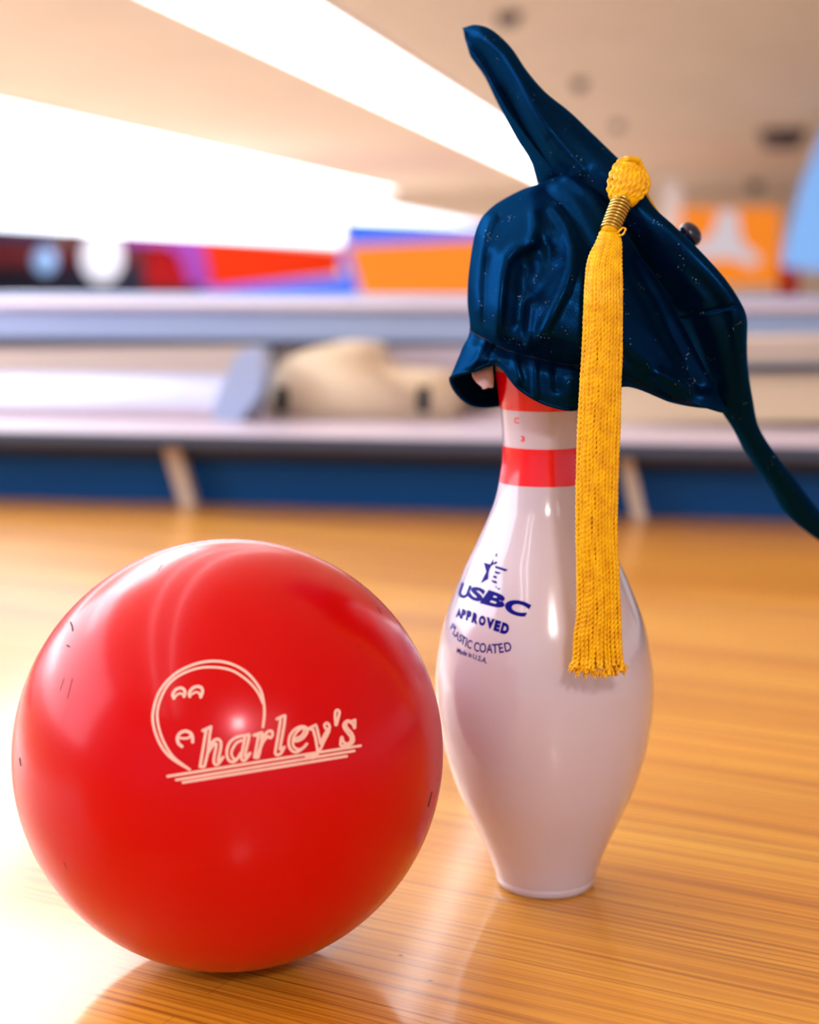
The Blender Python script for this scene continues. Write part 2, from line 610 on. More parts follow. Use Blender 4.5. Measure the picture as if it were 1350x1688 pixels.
for pts in (((264, 738), (292, 738), (322, 822), (296, 822)), ((1016, 745), (1040, 745), (1066, 856), (1042, 856))):
    ll = []
    for x, y in pts:
        u, z = UZ(x, y, VK - 0.045)
        ll.append((u, z))
    zt = ZD
    ll[0] = (ll[0][0], zt)
    ll[1] = (ll[1][0], zt)
    ll[2] = (ll[2][0], 0.0)
    ll[3] = (ll[3][0], 0.0)
    bm = bmesh.new()
    prism_uz(bm, ll, VK - 0.045, VK - 0.02)
    link('leg', bm, M['taupe'], deck, smooth=False)


def standing(name, poly, v, thick, material, parent=None, z_floor=None):
    """like px_panel, its lowest points set down on the deck"""
    zf = ZT if z_floor is None else z_floor
    pts = [UZ(x, y, v) for x, y in poly]
    zmin = min(z for _, z in pts)
    pts = [(u, zf if abs(z - zmin) < 0.004 else max(z, zf)) for u, z in pts]
    bmx = bmesh.new()
    prism_uz(bmx, pts, v, v + thick)
    return link(name, bmx, material, parent, smooth=False)


def floor_of(v):
    """photo row where the deck top meets the wall plane v (at mid frame)"""
    q = R(0, v, ZT)
    return to_px(q)[1]


# long grey hood with glare, left
V1 = VK + 0.10
hood = empty('ball_return_hood', R(UZ(215, 690, V1)[0], V1, ZT), 'long pale grey ball return hood with a white glare, left on the platform', 'ball return')
standing('lower_rail', [(-60, 668), (378, 672), (378, 692), (-60, 692)], V1, 0.10, M['lilac'], hood)
# sloping polished top
u0, z0 = UZ(-60, 670, V1)
u1, z1 = UZ(366, 672, V1)
zt = UZ(150, 612, V1 + 0.16)[1]
bm = bmesh.new()
n = 10
prof = []
for k in range(n + 1):
    t = k / n
    prof.append((V1 + 0.004 + 0.15 * t, z1 - 0.002 + (zt - z1) * math.sin(t * math.pi / 2) ** 0.9))
rowsv = []
for (v, z) in prof:
    rowsv.append((bm.verts.new(R(u0, v, z)), bm.verts.new(R(u1 + 0.02, v, z))))
for a, b in zip(rowsv, rowsv[1:]):
    bm.faces.new((a[0], a[1], b[1], b[0]))
bl, brr = bm.verts.new(R(u0, prof[-1][0], ZT)), bm.verts.new(R(u1 + 0.02, prof[-1][0], ZT))
bm.faces.new((rowsv[-1][0], rowsv[-1][1], brr, bl))
bmesh.ops.recalc_face_normals(bm, faces=bm.faces[:])
link('hood_cover', bm, M['steel'], hood, smooth=True)
standing('end_cap', [(356, 692), (352, 668), (372, 622), (386, 588), (400, 576), (428, 574), (434, 610), (428, 650), (404, 682), (392, 692)], V1 - 0.01, 0.065, M['greyblue'], hood)
V2 = VK + 0.385
bp = standing('backboard', [(-80, 576), (430, 570), (430, 640), (-80, 640)], V2, 0.012, M['taupe'])
tag(bp, 'taupe backboard behind the pale grey hood at left', 'backboard')

# cream moulded seat shell
V3 = VK + 0.16
seat = empty('bowler_seat', R(UZ(600, 690, V3)[0], V3, ZT), 'cream moulded seat with a high rounded left side, behind ball and pin', 'seat')
sh = [(438, 694), (440, 650), (452, 612), (474, 590), (500, 578), (530, 570), (580, 570), (600, 576), (612, 600), (630, 612),
      (660, 616), (700, 618), (730, 622), (742, 640), (744, 694)]
bm = bmesh.new()
pts = [UZ(x, y, V3) for x, y in sh]
pts = [(u, ZT if y > 690 else z) for (u, z), (x, y) in zip(pts, sh)]
prism_uz(bm, pts, V3, V3 + 0.18)
bmesh.ops.bevel(bm, geom=[e for e in bm.edges], offset=0.003, segments=3, affect='EDGES')
link('seat_shell', bm, M['beige'], seat)
for x in (463, 698):
    bm = bmesh.new()
    prism_uz(bm, [UZ(x + dx, y, V3 - 0.004) for dx, y in ((-9, 638), (9, 638), (11, 658), (9, 680), (-9, 680), (-11, 658))], V3 - 0.004, V3 + 0.004)
    link('slot', bm, M['dark'], seat, smooth=False)
o = standing('backboard', [(600, 574), (770, 572), (770, 640), (600, 640)], V2, 0.012, M['lilac'])
tag(o, 'pinkish grey backboard between the cream seat and the pin', 'backboard')
o = standing('corner_post', [(434, 576), (448, 576), (450, 690), (434, 690)], V2 - 0.05, 0.03, M['dark'])
tag(o, 'black upright post between pale hood and cream seat', 'post')
o = standing('footrest_block', [(748, 650), (800, 646), (806, 694), (748, 694)], V3 + 0.185, 0.03, M['fixture'])
tag(o, 'grey block beside the cream seat, half behind the pin', 'block')

# right of the cap: bench with two cream boards
bench = empty('ball_rack', R(UZ(1200, 690, V3)[0], V3, ZT), 'cream fronted ball rack with a dark rail, right behind the cap', 'rack')
standing('lower_front', [(1000, 618), (1460, 612), (1460, 694), (1000, 694)], V3, 0.2, M['beige'], bench)
b2 = px_panel('shelf_rail', [(1000, 604), (1460, 600), (1460, 612), (1000, 616)], V3 - 0.02, 0.22, M['slate'], bench)
b3 = px_panel('upper_front', [(1000, 562), (1460, 558), (1460, 600), (1000, 604)], V3 + 0.02, 0.2, M['taupe'], bench)

# long counter top across the whole picture
V4 = VK + 0.42
ctr = empty('long_counter', R(0, V4, ZT), 'long grey blue counter running across behind the platform', 'counter')
uL, _ = UZ(-150, 530, V4)
uR, _ = UZ(1500, 530, V4)
_, zb = UZ(675, 562, V4)
_, zm = UZ(675, 512, V4)
_, zt = UZ(675, 486, V4 + 0.3)
bm = bmesh.new()
room_box(bm, uL, uR, V4 - 0.02, V4 + 0.30, zb, zm, 0.004)
link('fascia', bm, M['greyblue'], ctr, smooth=False)
bm = bmesh.new()
room_box(bm, uL, uR, V4 - 0.04, V4 + 0.34, zm + 0.0005, zm + 0.012, 0.003)
link('worktop', bm, M['lilac'], ctr, smooth=False)
bm = bmesh.new()
room_box(bm, uL, uR, V4 + 0.26, V4 + 0.34, zm + 0.0125, zt, 0.004)
link('upstand', bm, M['greyblue'], ctr, smooth=False)
bm = bmesh.new()
room_box(bm, uL, uR, V4 - 0.01, V4 + 0.28, zb - 0.012, zb - 0.0005)
link('shadow_strip', bm, M['slate'], ctr, smooth=False)  # dark strip standing in for the shadow line below the fascia
bm = bmesh.new()
room_box(bm, uL, uR, V4 + 0.02, V4 + 0.28, ZT, zb - 0.0125)
link('carcass', bm, M['taupe'], ctr, smooth=False)

# ------------------------------------------------------------------ far end of the hall
VS = 30.0


def far_thing(name, poly, material, label, cat, v=VS, thick=0.15, group=None):
    # photo outline at distance, of real size there, hung or stood on the far wall
    return tag(px_panel(name, poly, v, thick, material), label, cat, group)


far_thing('masking_panel', [(-60, 372), (90, 384), (96, 398), (-60, 392)], M['bluefix'], 'dark blue strip above the maroon panel, far left', 'panel')
far_thing('masking_panel', [(-60, 392), (96, 398), (96, 440), (-60, 440)], M['maroon'], 'maroon panel at the far left edge', 'panel')
far_thing('masking_panel', [(-60, 440), (130, 440), (240, 440), (330, 430), (335, 500), (-60, 500)], M['darknavy'], 'dark navy base panel under the globes, far left', 'panel', v=VS + 0.9)
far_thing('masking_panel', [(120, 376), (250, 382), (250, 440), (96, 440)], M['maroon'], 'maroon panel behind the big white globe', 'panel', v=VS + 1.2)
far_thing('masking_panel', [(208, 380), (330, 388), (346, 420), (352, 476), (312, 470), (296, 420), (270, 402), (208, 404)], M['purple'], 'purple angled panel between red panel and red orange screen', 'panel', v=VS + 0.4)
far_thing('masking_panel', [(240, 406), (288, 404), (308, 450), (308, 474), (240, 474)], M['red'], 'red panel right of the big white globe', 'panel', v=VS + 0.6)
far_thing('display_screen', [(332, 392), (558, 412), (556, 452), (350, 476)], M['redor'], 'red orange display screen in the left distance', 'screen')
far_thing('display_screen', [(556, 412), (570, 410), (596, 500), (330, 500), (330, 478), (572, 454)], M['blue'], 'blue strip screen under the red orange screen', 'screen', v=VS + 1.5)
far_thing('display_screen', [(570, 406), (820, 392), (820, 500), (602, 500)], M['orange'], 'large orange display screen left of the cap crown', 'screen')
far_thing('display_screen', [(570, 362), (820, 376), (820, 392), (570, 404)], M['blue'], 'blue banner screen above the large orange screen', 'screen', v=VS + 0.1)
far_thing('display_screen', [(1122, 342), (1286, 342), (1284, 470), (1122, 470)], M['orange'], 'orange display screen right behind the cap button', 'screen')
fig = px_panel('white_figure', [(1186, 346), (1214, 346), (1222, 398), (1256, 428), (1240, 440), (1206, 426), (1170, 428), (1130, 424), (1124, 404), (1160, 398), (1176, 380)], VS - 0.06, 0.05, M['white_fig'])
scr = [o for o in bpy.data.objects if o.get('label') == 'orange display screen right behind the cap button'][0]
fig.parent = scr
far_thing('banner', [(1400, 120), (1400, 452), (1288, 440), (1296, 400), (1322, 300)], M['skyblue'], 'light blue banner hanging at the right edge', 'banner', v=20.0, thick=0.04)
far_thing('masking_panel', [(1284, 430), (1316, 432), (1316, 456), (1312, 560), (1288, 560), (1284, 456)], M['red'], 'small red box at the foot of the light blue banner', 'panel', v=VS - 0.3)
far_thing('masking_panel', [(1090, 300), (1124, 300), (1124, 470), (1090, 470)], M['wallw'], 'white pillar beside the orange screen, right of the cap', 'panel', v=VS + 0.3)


def globe(px, py, rx, ry, v, material, label):
    d = P(px, py, 1.0) - C0
    c = C0 + d * (v / d.dot(RV))
    s = (c - C0).dot(AF) / F
    t = empty('globe_lamp', (c.x, c.y, -0.9), label, 'lamp', 'frosted globe lamps')
    b = bmesh.new()
    bmesh.ops.create_uvsphere(b, u_segments=24, v_segments=16, radius=1)
    bmesh.ops.scale(b, vec=(rx * s, rx * s, ry * s), verts=b.verts)
    bmesh.ops.translate(b, vec=c, verts=b.verts)
    link('globe', b, material, t)
    b = bmesh.new()
    top = c.z - ry * s * 0.98
    tube(b, [Vector((c.x, c.y, -0.9)), Vector((c.x, c.y, -0.88)), Vector((c.x, c.y, -0.86)), Vector((c.x, c.y, top - 0.06)), Vector((c.x, c.y, top))],
         [0.16, 0.16, 0.03, 0.03, rx * s * 0.5], 16)
    link('lamp_post', b, M['dark'], t)
    return t


globe(168, 424, 34, 42, VS - 0.6, M['globe'], 'big bright white globe lamp, far left')
globe(74, 430, 19, 22, VS - 0.6, M['blueglobe'], 'smaller bluish globe lamp at the left edge')

# ------------------------------------------------------------------ bowling ball
def ray(px, py):
    return (P(px, py, 1.0) - C0).normalized()


BR = 0.1087
d = ray(379.5, 1239)
BC = C0 + d * ((BR - CAM_H) / d.z)
ball = empty('bowling_ball', (BC.x, BC.y, 0), 'shiny red bowling ball with white engraved lettering, standing on the boards', 'bowling ball')
bm = bmesh.new()
bmesh.ops.create_uvsphere(bm, u_segments=128, v_segments=64, radius=BR)
bmesh.ops.translate(bm, vec=BC, verts=bm.verts)
link('ball_body', bm, M['ball'], ball)


def on_ball(px, py, lift=0.00012):
    d = ray(px, py)
    oc = C0 - BC
    r = BR + lift
    b = oc.dot(d)
    c = oc.dot(oc) - r * r
    disc = max(b * b - c, 0)
    return C0 + d * (-b - math.sqrt(disc))


def ribbon(bm, pts, w, surf, closed=False, smooth=True, step=2.0, lift=0.0):
    """ribbon of width w photo pixels laid on a surface along points"""
    v = [Vector((x, y, 0)) for x, y in pts]
    ln = sum((v[i + 1] - v[i]).length for i in range(len(v) - 1))
    n = max(4, int(ln / step))
    if smooth:
        q = cr(v, n, closed)
    else:
        q = []
        for i in range(n):
            t = i / (n - 1) * (len(v) - 1)
            k = min(int(t), len(v) - 2)
            q.append(v[k].lerp(v[k + 1], t - k))
    if closed:
        q.append(q[0])
    h = w / 2
    rows = []
    for i, p in enumerate(q):
        a = q[max(i - 1, 0)] if not (closed and i == 0) else q[-2]
        b = q[min(i + 1, len(q) - 1)] if not (closed and i == len(q) - 1) else q[1]
        t = (b - a)
        if t.length < 1e-6:
            t = Vector((1, 0, 0))
        t.normalize()
        nn = Vector((-t.y, t.x, 0))
        rows.append([bm.verts.new(surf((p + nn * s).x, (p + nn * s).y)) for s in (-h, 0, h)])
    for a, b in zip(rows, rows[1:]):
        for k in range(2):
            bm.faces.new((a[k], a[k + 1], b[k + 1], b[k]))
    if not closed:
        for end, sg in ((0, -1), (-1, 1)):
            p = q[end]
            a = q[0 if end == 0 else -2]
            b = q[1 if end == 0 else -1]
            t = (b - a).normalized()
            nn = Vector((-t.y, t.x, 0))
            c = bm.verts.new(surf(p.x, p.y))
            arc = [bm.verts.new(surf(*(p + nn * (h * math.cos(an)) + t * (sg * h * math.sin(an))).xy))
                   for an in [math.pi * k / 8 for k in range(9)]]
            for k in range(8):
                bm.faces.new((c, arc[k], arc[k + 1]))


def zc(o, s, pts):
    return [(o[0] + x / s, o[1] + y / s) for x, y in pts]


bm = bmesh.new()
LW = 4.6
C4 = lambda p: zc((200, 1050), 3.068, p)
ribbon(bm, C4([(345, 670), (250, 610), (195, 540), (163, 450), (162, 370), (196, 270), (270, 188), (370, 138), (470, 122), (560, 138),
               (640, 185), (700, 260), (720, 330), (723, 395), (716, 455)]), 4.4, on_ball)
ribbon(bm, C4([(345, 670), (262, 605), (210, 520), (184, 430), (187, 350), (228, 255), (290, 197), (380, 160), (470, 153), (560, 170),
               (640, 222), (690, 280), (716, 335)]), 4.0, on_ball)
for a, b in (((235, 705), (1210, 550)), ((278, 723), (1178, 576)), ((312, 736), (1140, 603))):
    a, b = C4([a, b])
    ribbon(bm, [a, ((a[0] + b[0]) / 2, (a[1] + b[1]) / 2), b], 4.4, on_ball, smooth=False)
ZD_ = lambda p: zc((240, 1080), 11.25, p)
ribbon(bm, ZD_([(525, 800), (505, 725), (560, 640), (650, 607), (715, 640), (728, 700), (712, 765)]), 5.0, on_ball, step=1)
ribbon(bm, ZD_([(530, 800), (570, 745), (640, 710), (700, 735), (712, 765)]), 3.4, on_ball, step=1)
ribbon(bm, ZD_([(820, 765), (812, 700), (870, 615), (960, 580), (1035, 605), (1055, 680), (1022, 775)]), 5.0, on_ball, step=1)
ribbon(bm, ZD_([(860, 725), (930, 685), (990, 705), (1022, 775)]), 3.4, on_ball, step=1)
Z5 = lambda p: zc((240, 1180), 11.25, p)
ribbon(bm, Z5([(672, 568), (610, 510), (590, 410), (640, 320), (740, 283), (830, 318), (868, 385), (872, 485)]), 5.2, on_ball, step=1)
ribbon(bm, Z5([(640, 410), (730, 420), (810, 400), (850, 350)]), 3.8, on_ball, step=1)
ZA = lambda p: zc((320, 1180), 11.25, p)
ZB = lambda p: zc((400, 1160), 11.25, p)
ZCc = lambda p: zc((490, 1150), 11.25, p)
# h
ribbon(bm, ZA([(160, 275), (235, 240), (315, 200)]), LW, on_ball, smooth=False, step=1)
ribbon(bm, ZA([(160, 275), (222, 268), (180, 520), (110, 945)]), LW, on_ball, smooth=False, step=1)
ribbon(bm, ZA([(315, 200), (292, 330), (260, 620), (250, 700), (190, 945), (110, 945)]), LW, on_ball, smooth=False, step=1)
ribbon(bm, ZA([(262, 560), (320, 500), (400, 440), (460, 440), (498, 500), (490, 620), (455, 780), (455, 850), (540, 765)]), LW, on_ball, step=1)
ribbon(bm, ZA([(240, 720), (330, 570), (395, 515), (410, 560), (375, 740), (365, 850), (395, 905), (450, 890), (540, 765)]), LW, on_ball, step=1)
# a
ribbon(bm, ZA([(930, 365), (860, 375), (760, 410), (665, 490), (612, 620), (612, 750), (660, 840), (740, 850), (810, 780), (865, 690)]), LW, on_ball, step=1)
ribbon(bm, ZA([(880, 455), (790, 500), (725, 590), (692, 690), (715, 770), (745, 800)]), 4.0, on_ball, step=1)
ribbon(bm, ZA([(930, 365), (1025, 345), (1000, 480), (950, 690), (945, 770), (1040, 690)]), LW, on_ball, smooth=False, step=1)
ribbon(bm, ZA([(945, 380), (915, 540), (880, 720), (885, 810), (930, 830), (990, 770), (1040, 690)]), LW, on_ball, step=1)
# r
ribbon(bm, ZB([(205, 585), (280, 560), (360, 530), (350, 650)]), LW, on_ball, smooth=False, step=1)
ribbon(bm, ZB([(205, 585), (295, 595), (265, 750), (215, 1000), (285, 1000)]), LW, on_ball, smooth=False, step=1)
ribbon(bm, ZB([(350, 650), (400, 590), (470, 515), (540, 510), (552, 580), (515, 635), (470, 600)]), LW, on_ball, step=1)
ribbon(bm, ZB([(470, 600), (390, 690), (335, 810), (310, 920), (285, 1000)]), LW, on_ball, step=1)
ribbon(bm, ZB([(350, 640), (345, 720), (310, 840), (270, 960)]), 4.0, on_ball, step=1)
# l
ribbon(bm, ZB([(632, 285), (700, 250), (788, 215), (770, 400), (715, 700), (688, 850), (775, 805)]), LW, on_ball, smooth=False, step=1)
ribbon(bm, ZB([(632, 285), (698, 280), (665, 540), (615, 830), (606, 920), (640, 950), (710, 920), (775, 805)]), LW, on_ball, step=1)
# e
ribbon(bm, ZB([(1190, 745), (1120, 820), (1020, 890), (940, 890), (875, 820), (855, 720), (880, 590), (965, 480), (1080, 425), (1170, 440),
               (1195, 520), (1130, 625), (1030, 685), (945, 695)]), LW, on_ball, step=1)
ribbon(bm, ZB([(1190, 745), (1100, 830), (1020, 845), (950, 800), (930, 720), (950, 610), (1020, 510), (1110, 450), (1140, 500), (1080, 600), (950, 655)]), 4.0, on_ball, step=1)
# y
ribbon(bm, ZCc([(205, 578), (280, 540), (345, 505), (375, 600), (430, 850)]), LW, on_ball, smooth=False, step=1)
ribbon(bm, ZCc([(205, 578), (295, 590), (335, 740), (375, 960), (380, 1020)]), LW, on_ball, smooth=False, step=1)
ribbon(bm, ZCc([(430, 850), (500, 700), (555, 590), (520, 565), (507, 500), (555, 472), (598, 530), (580, 640), (500, 800), (430, 950), (370, 1040)]), LW, on_ball, step=1)
ribbon(bm, ZCc([(380, 1010), (340, 1080), (260, 1110), (175, 1085)]), 6.5, on_ball, step=1)
ribbon(bm, ZCc([(330, 1050), (250, 1095), (200, 1085)]), 6.5, on_ball, step=1)
# apostrophe
ribbon(bm, ZCc([(714, 505), (704, 390), (704, 280), (740, 228), (782, 265), (762, 370), (725, 505)]), LW, on_ball, step=1)
# s
ribbon(bm, ZCc([(1072, 415), (1070, 500), (1062, 565), (1025, 490), (950, 445), (905, 480), (925, 560), (1010, 660), (1045, 750), (1030, 830), (960, 875), (880, 885)]), LW, on_ball, step=1)
ribbon(bm, ZCc([(1055, 420), (1000, 440), (930, 430), (868, 480), (868, 560), (930, 650), (995, 740), (985, 820), (920, 855), (860, 820), (828, 730), (808, 800), (810, 890), (880, 885)]), LW, on_ball, step=1)
bmesh.ops.recalc_face_normals(bm, faces=bm.faces[:])
eng = link('engraved_logo', bm, M['engrave'], ball)
eng['label'] = 'white engraved lettering and round bowling ball face'
bm = bmesh.new()
Z4 = lambda p: zc((0, 860), 3.375, p)
for pts, w in ((Z4([(392, 560), (402, 585), (404, 605)]), 3.0), (Z4([(372, 688), (384, 694)]), 3.0), (Z4([(356, 870), (332, 940)]), 0.9),
               (Z4([(402, 872), (388, 930), (374, 985)]), 1.0), (Z4([(902, 236), (880, 272)]), 0.9), (Z4([(1138, 230), (1134, 248)]), 0.8),
               (((32, 1250), (34, 1262)), 2.0), (((622, 1000), (629, 1011)), 0.9), (((712, 1306), (706, 1330)), 1.8), (((105, 1420), (110, 1432)), 0.8),
               (((500, 1483), (503, 1485)), 1.2), (((590, 1062), (594, 1066)), 1.0)):
    pts = list(pts)
    if len(pts) == 2:
        pts = [pts[0], ((pts[0][0] + pts[1][0]) / 2, (pts[0][1] + pts[1][1]) / 2), pts[1]]
    bm = bmesh.new()
    ribbon(bm, pts, w, lambda x, y: on_ball(x, y, 0.00006), step=1)
    bmesh.ops.recalc_face_normals(bm, faces=bm.faces[:])
    link('scuff_mark', bm, M['scratch'], ball)

# ------------------------------------------------------------------ bowling pin
LEAN = 0.018                  # the pin leans a hair to the left
d = ray(900, 1459)
PC = C0 + d * (-CAM_H / d.z)
PC.z = 0
PC = PC + Vector((0, 0.004, 0))
# height, radius in millimetres
prof = [(0, 0), (0, 25.2), (0.4, 26.6), (1.6, 27.8), (4, 28.4), (5.0, 28.5), (5.6, 28.1), (6.4, 28.8), (10, 30.0), (19, 33.2), (34, 39.8), (57, 50.2), (75, 56.0),
        (86, 58.6), (100, 60.9), (114, 61.8), (125, 61.6), (138, 60.0), (149, 57.9), (162, 54.0), (184, 45.0), (200, 37.2), (215, 30.4),
        (222, 27.6), (230, 25.4), (239, 23.7), (246, 22.8), (254, 22.4), (262, 22.6), (273, 23.4), (285, 24.6), (298, 26.2), (316, 29.2),
        (330, 31.2), (343, 32.2), (352, 31.6), (362, 28.6), (371, 22.8), (377, 15.3), (380, 8), (381, 0)]


def pin_smooth():
    base = prof[:7]
    rest = [Vector((r, h, 0)) for h, r in prof[7:]]
    q = cr(rest, 190)
    return [(h, r) for h, r in base] + [(p.y, max(p.x, 0)) for p in q]


PP = pin_smooth()


def pin_radius(h):
    for (h0, r0), (h1, r1) in zip(PP, PP[1:]):
        if h0 <= h <= h1 and h1 > h0:
            return r0 + (r1 - r0) * (h - h0) / (h1 - h0)
    return 0


pin = empty('bowling_pin', PC, 'white bowling pin with two red neck stripes, wearing the navy cap', 'bowling pin')


def lathe(profile, seg=96, lift=0.0):
    b = bmesh.new()
    rings = []
    for h, r in profile:
        z = h / 1000.0
        if r <= 1e-6:
            rings.append([b.verts.new(PC + Vector((0, 0, z)))])
        else:
            rr = r / 1000.0 + lift
            rings.append([b.verts.new(PC + Vector((rr * math.cos(2 * math.pi * k / seg), rr * math.sin(2 * math.pi * k / seg), z))) for k in range(seg)])
    for a, c in zip(rings, rings[1:]):
        for k in range(seg):
            k2 = (k + 1) % seg
            if len(a) == 1 and len(c) == 1:
                continue
            if len(a) == 1:
                b.faces.new((a[0], c[k2], c[k]))
            elif len(c) == 1:
                b.faces.new((a[k], a[k2], c[0]))
            else:
                b.faces.new((a[k], a[k2], c[k2], c[k]))
    for v in b.verts:
        v.co.x -= v.co.z * LEAN
    bmesh.ops.recalc_face_normals(b, faces=b.faces[:])
    return b


pin_bm = lathe(PP)
pin_tree = BVHTree.FromBMesh(pin_bm)
link('pin_body', pin_bm, M['pin'], pin)


def on_pin(px, py, lift=0.00012):
    d = ray(px, py)
    hit = pin_tree.ray_cast(C0, d)
    if hit[0] is None:
        h2 = pin_tree.find_nearest(P(px, py, 0.9))
        return h2[0] + h2[1] * lift
    return hit[0] + hit[1] * lift


def height_at(px, py):
    return on_pin(px, py).z * 1000


def stripe(name, y0, y1):
    h0, h1 = height_at(885, y0), height_at(885, y1)
    n = 14
    hs = [h0 + (h1 - h0) * k / n for k in range(n + 1)]
    b = bmesh.new()
    seg = 96
    rings = []
    for h in hs:
        rr = pin_radius(h) / 1000 + 0.00012
        rings.append([b.verts.new(PC + Vector((rr * math.cos(2 * math.pi * k / seg), rr * math.sin(2 * math.pi * k / seg), h / 1000))) for k in range(seg)])
    for a, c in zip(rings, rings[1:]):
        for k in range(seg):
            b.faces.new((a[k], a[(k + 1) % seg], c[(k + 1) % seg], c[k]))
    for v in b.verts:
        v.co.x -= v.co.z * LEAN
    bmesh.ops.recalc_face_normals(b, faces=b.faces[:])
    return link(name, b, M['pin_red'], pin)


stripe('red_stripe', 803, 741)
stripe('red_stripe', 679, 616)

# --- printing on the pin
def glyph_bm(ch, bold=0.0):
    cu = bpy.data.curves.new('glyph', 'FONT')
    cu.body = ch
    cu.offset = bold
    cu.resolution_u = 5
    o = bpy.data.objects.new('glyph', cu)
    COL.objects.link(o)
    dg = bpy.context.evaluated_depsgraph_get()
    dg.update()
    me = bpy.data.meshes.new_from_object(o.evaluated_get(dg))
    b = bmesh.new()
    b.from_mesh(me)
    bpy.data.objects.remove(o)
    bpy.data.curves.remove(cu)
    bpy.data.meshes.remove(me)
    bmesh.ops.triangulate(b, faces=b.faces[:])
    xs = [v.co.x for v in b.verts]
    ys = [v.co.y for v in b.verts]
    x0, x1, y0, y1 = min(xs), max(xs), min(ys), max(ys)
    return b, x0, x1, y0, y1


def put_glyph(dst, ch, quad, surf, bold=0.0, maxpx=3.0):
    """quad: TL, TR, BR, BL photo points of the glyph's box"""
    g, x0, x1, y0, y1 = glyph_bm(ch, bold)
    tl, tr, br, bl = [Vector((a, b, 0)) for a, b in quad]
    for v in g.verts:
        s = (v.co.x - x0) / max(x1 - x0, 1e-6)
        t = (v.co.y - y0) / max(y1 - y0, 1e-6)
        v.co = bl.lerp(br, s).lerp(tl.lerp(tr, s), t)
    for _ in range(3):
        es = [e for e in g.edges if e.calc_length() > maxpx]
        if not es:
            break
        bmesh.ops.subdivide_edges(g, edges=es, cuts=1)
        bmesh.ops.triangulate(g, faces=g.faces[:])
    mp = {}
    for v in g.verts:
        mp[v] = dst.verts.new(surf(v.co.x, v.co.y))
    for f in g.faces:
        try:
            dst.faces.new([mp[v] for v in f.verts])
        except ValueError:
            pass
    g.free()


def flat_poly(dst, pts, surf, maxpx=4.0):
    g = bmesh.new()
    g.faces.new([g.verts.new((x, y, 0)) for x, y in pts])
    bmesh.ops.triangulate(g, faces=g.faces[:])
    for _ in range(3):
        es = [e for e in g.edges if e.calc_length() > maxpx]
        if not es:
            break
        bmesh.ops.subdivide_edges(g, edges=es, cuts=1)
        bmesh.ops.triangulate(g, faces=g.faces[:])
    mp = {v: dst.verts.new(surf(v.co.x, v.co.y)) for v in g.verts}
    for f in g.faces:
        dst.faces.new([mp[v] for v in f.verts])
    g.free()


def face_camera(b):
    for f in b.faces:
        f.normal_update()
        if f.normal.dot(C0 - f.calc_center_median()) < 0:
            f.normal_flip()


Z6 = lambda p: zc((740, 900), 9.0, p)
Z7 = lambda p: zc((730, 985), 9.643, p)
bm = bmesh.new()
for pts in ([(660, 190), (615, 272), (515, 245), (555, 380), (470, 557), (585, 490), (590, 400), (610, 330), (640, 285), (714, 262), (712, 225), (690, 232), (662, 258)],
            [(715, 95), (680, 160), (700, 150), (718, 165)],
            [(685, 292), (880, 352), (840, 378), (688, 328)],
            [(685, 370), (775, 398), (735, 422), (678, 400)],
            [(668, 435), (712, 450), (712, 490), (650, 466)],
            [(625, 500), (712, 525), (712, 563), (652, 543)],
            [(682, 592), (712, 605), (712, 637)],
            [(728, 620), (765, 635), (750, 652), (722, 640)]):
    flat_poly(bm, Z6(pts), on_pin)
for ch, q in (('U', [(188, 540), (345, 588), (268, 800), (118, 752)]),
              ('S', [(352, 580), (560, 655), (478, 850), (268, 772)]),
              ('B', [(592, 650), (885, 752), (800, 942), (455, 848)]),
              ('C', [(880, 758), (1240, 862), (1115, 1070), (792, 972)])):
    put_glyph(bm, ch, Z6(q), on_pin, bold=0.055)
face_camera(bm)
lg = link('star_logo', bm, M['ink'], pin)
bm = bmesh.new()
for ch, q in (('A', [(238, 155), (292, 165), (297, 345), (205, 308)]),
              ('P', [(308, 172), (380, 198), (350, 352), (283, 335)]),
              ('P', [(390, 198), (467, 222), (434, 380), (362, 362)]),
              ('R', [(486, 232), (572, 262), (550, 427), (450, 397)]),
              ('O', [(588, 275), (692, 305), (667, 464), (560, 432)]),
              ('V', [(698, 308), (830, 345), (802, 512), (690, 482)]),
              ('E', [(838, 352), (932, 378), (893, 553), (800, 524)]),
              ('D', [(950, 388), (1068, 425), (1032, 597), (904, 564)])):
    put_glyph(bm, ch, Z7(q), on_pin, bold=0.085)
for ch, q in (('P', [(160, 403), (207, 450), (165, 545), (115, 500)]),
              ('L', [(203, 458), (238, 500), (197, 625), (152, 580)]),
              ('A', [(215, 520), (278, 560), (242, 682), (183, 627)]),
              ('S', [(280, 570), (337, 612), (290, 717), (230, 680)]),
              ('T', [(303, 592), (377, 642), (352, 768), (280, 725)]),
              ('I', [(380, 645), (394, 655), (366, 785), (350, 775)]),
              ('C', [(405, 660), (476, 690), (450, 826), (375, 790)]),
              ('C', [(505, 695), (590, 722), (575, 872), (490, 845)]),
              ('O', [(590, 718), (692, 727), (686, 882), (578, 870)]),
              ('A', [(708, 735), (780, 735), (794, 888), (690, 883)]),
              ('T', [(775, 740), (880, 735), (882, 886), (785, 890)]),
              ('E', [(880, 732), (948, 722), (974, 872), (902, 885)]),
              ('D', [(967, 722), (1072, 698), (1102, 845), (992, 868)])):
    put_glyph(bm, ch, Z7(q), on_pin, bold=0.018)
put_glyph(bm, 'Made in', Z7([(232, 795), (468, 878), (452, 960), (220, 878)]), on_pin, bold=0.02)
put_glyph(bm, 'U.S.A.', Z7([(490, 888), (712, 965), (695, 1055), (474, 968)]), on_pin, bold=0.015)
face_camera(bm)
lt = link('printed_lettering', bm, M['ink'], pin)
bm = bmesh.new()
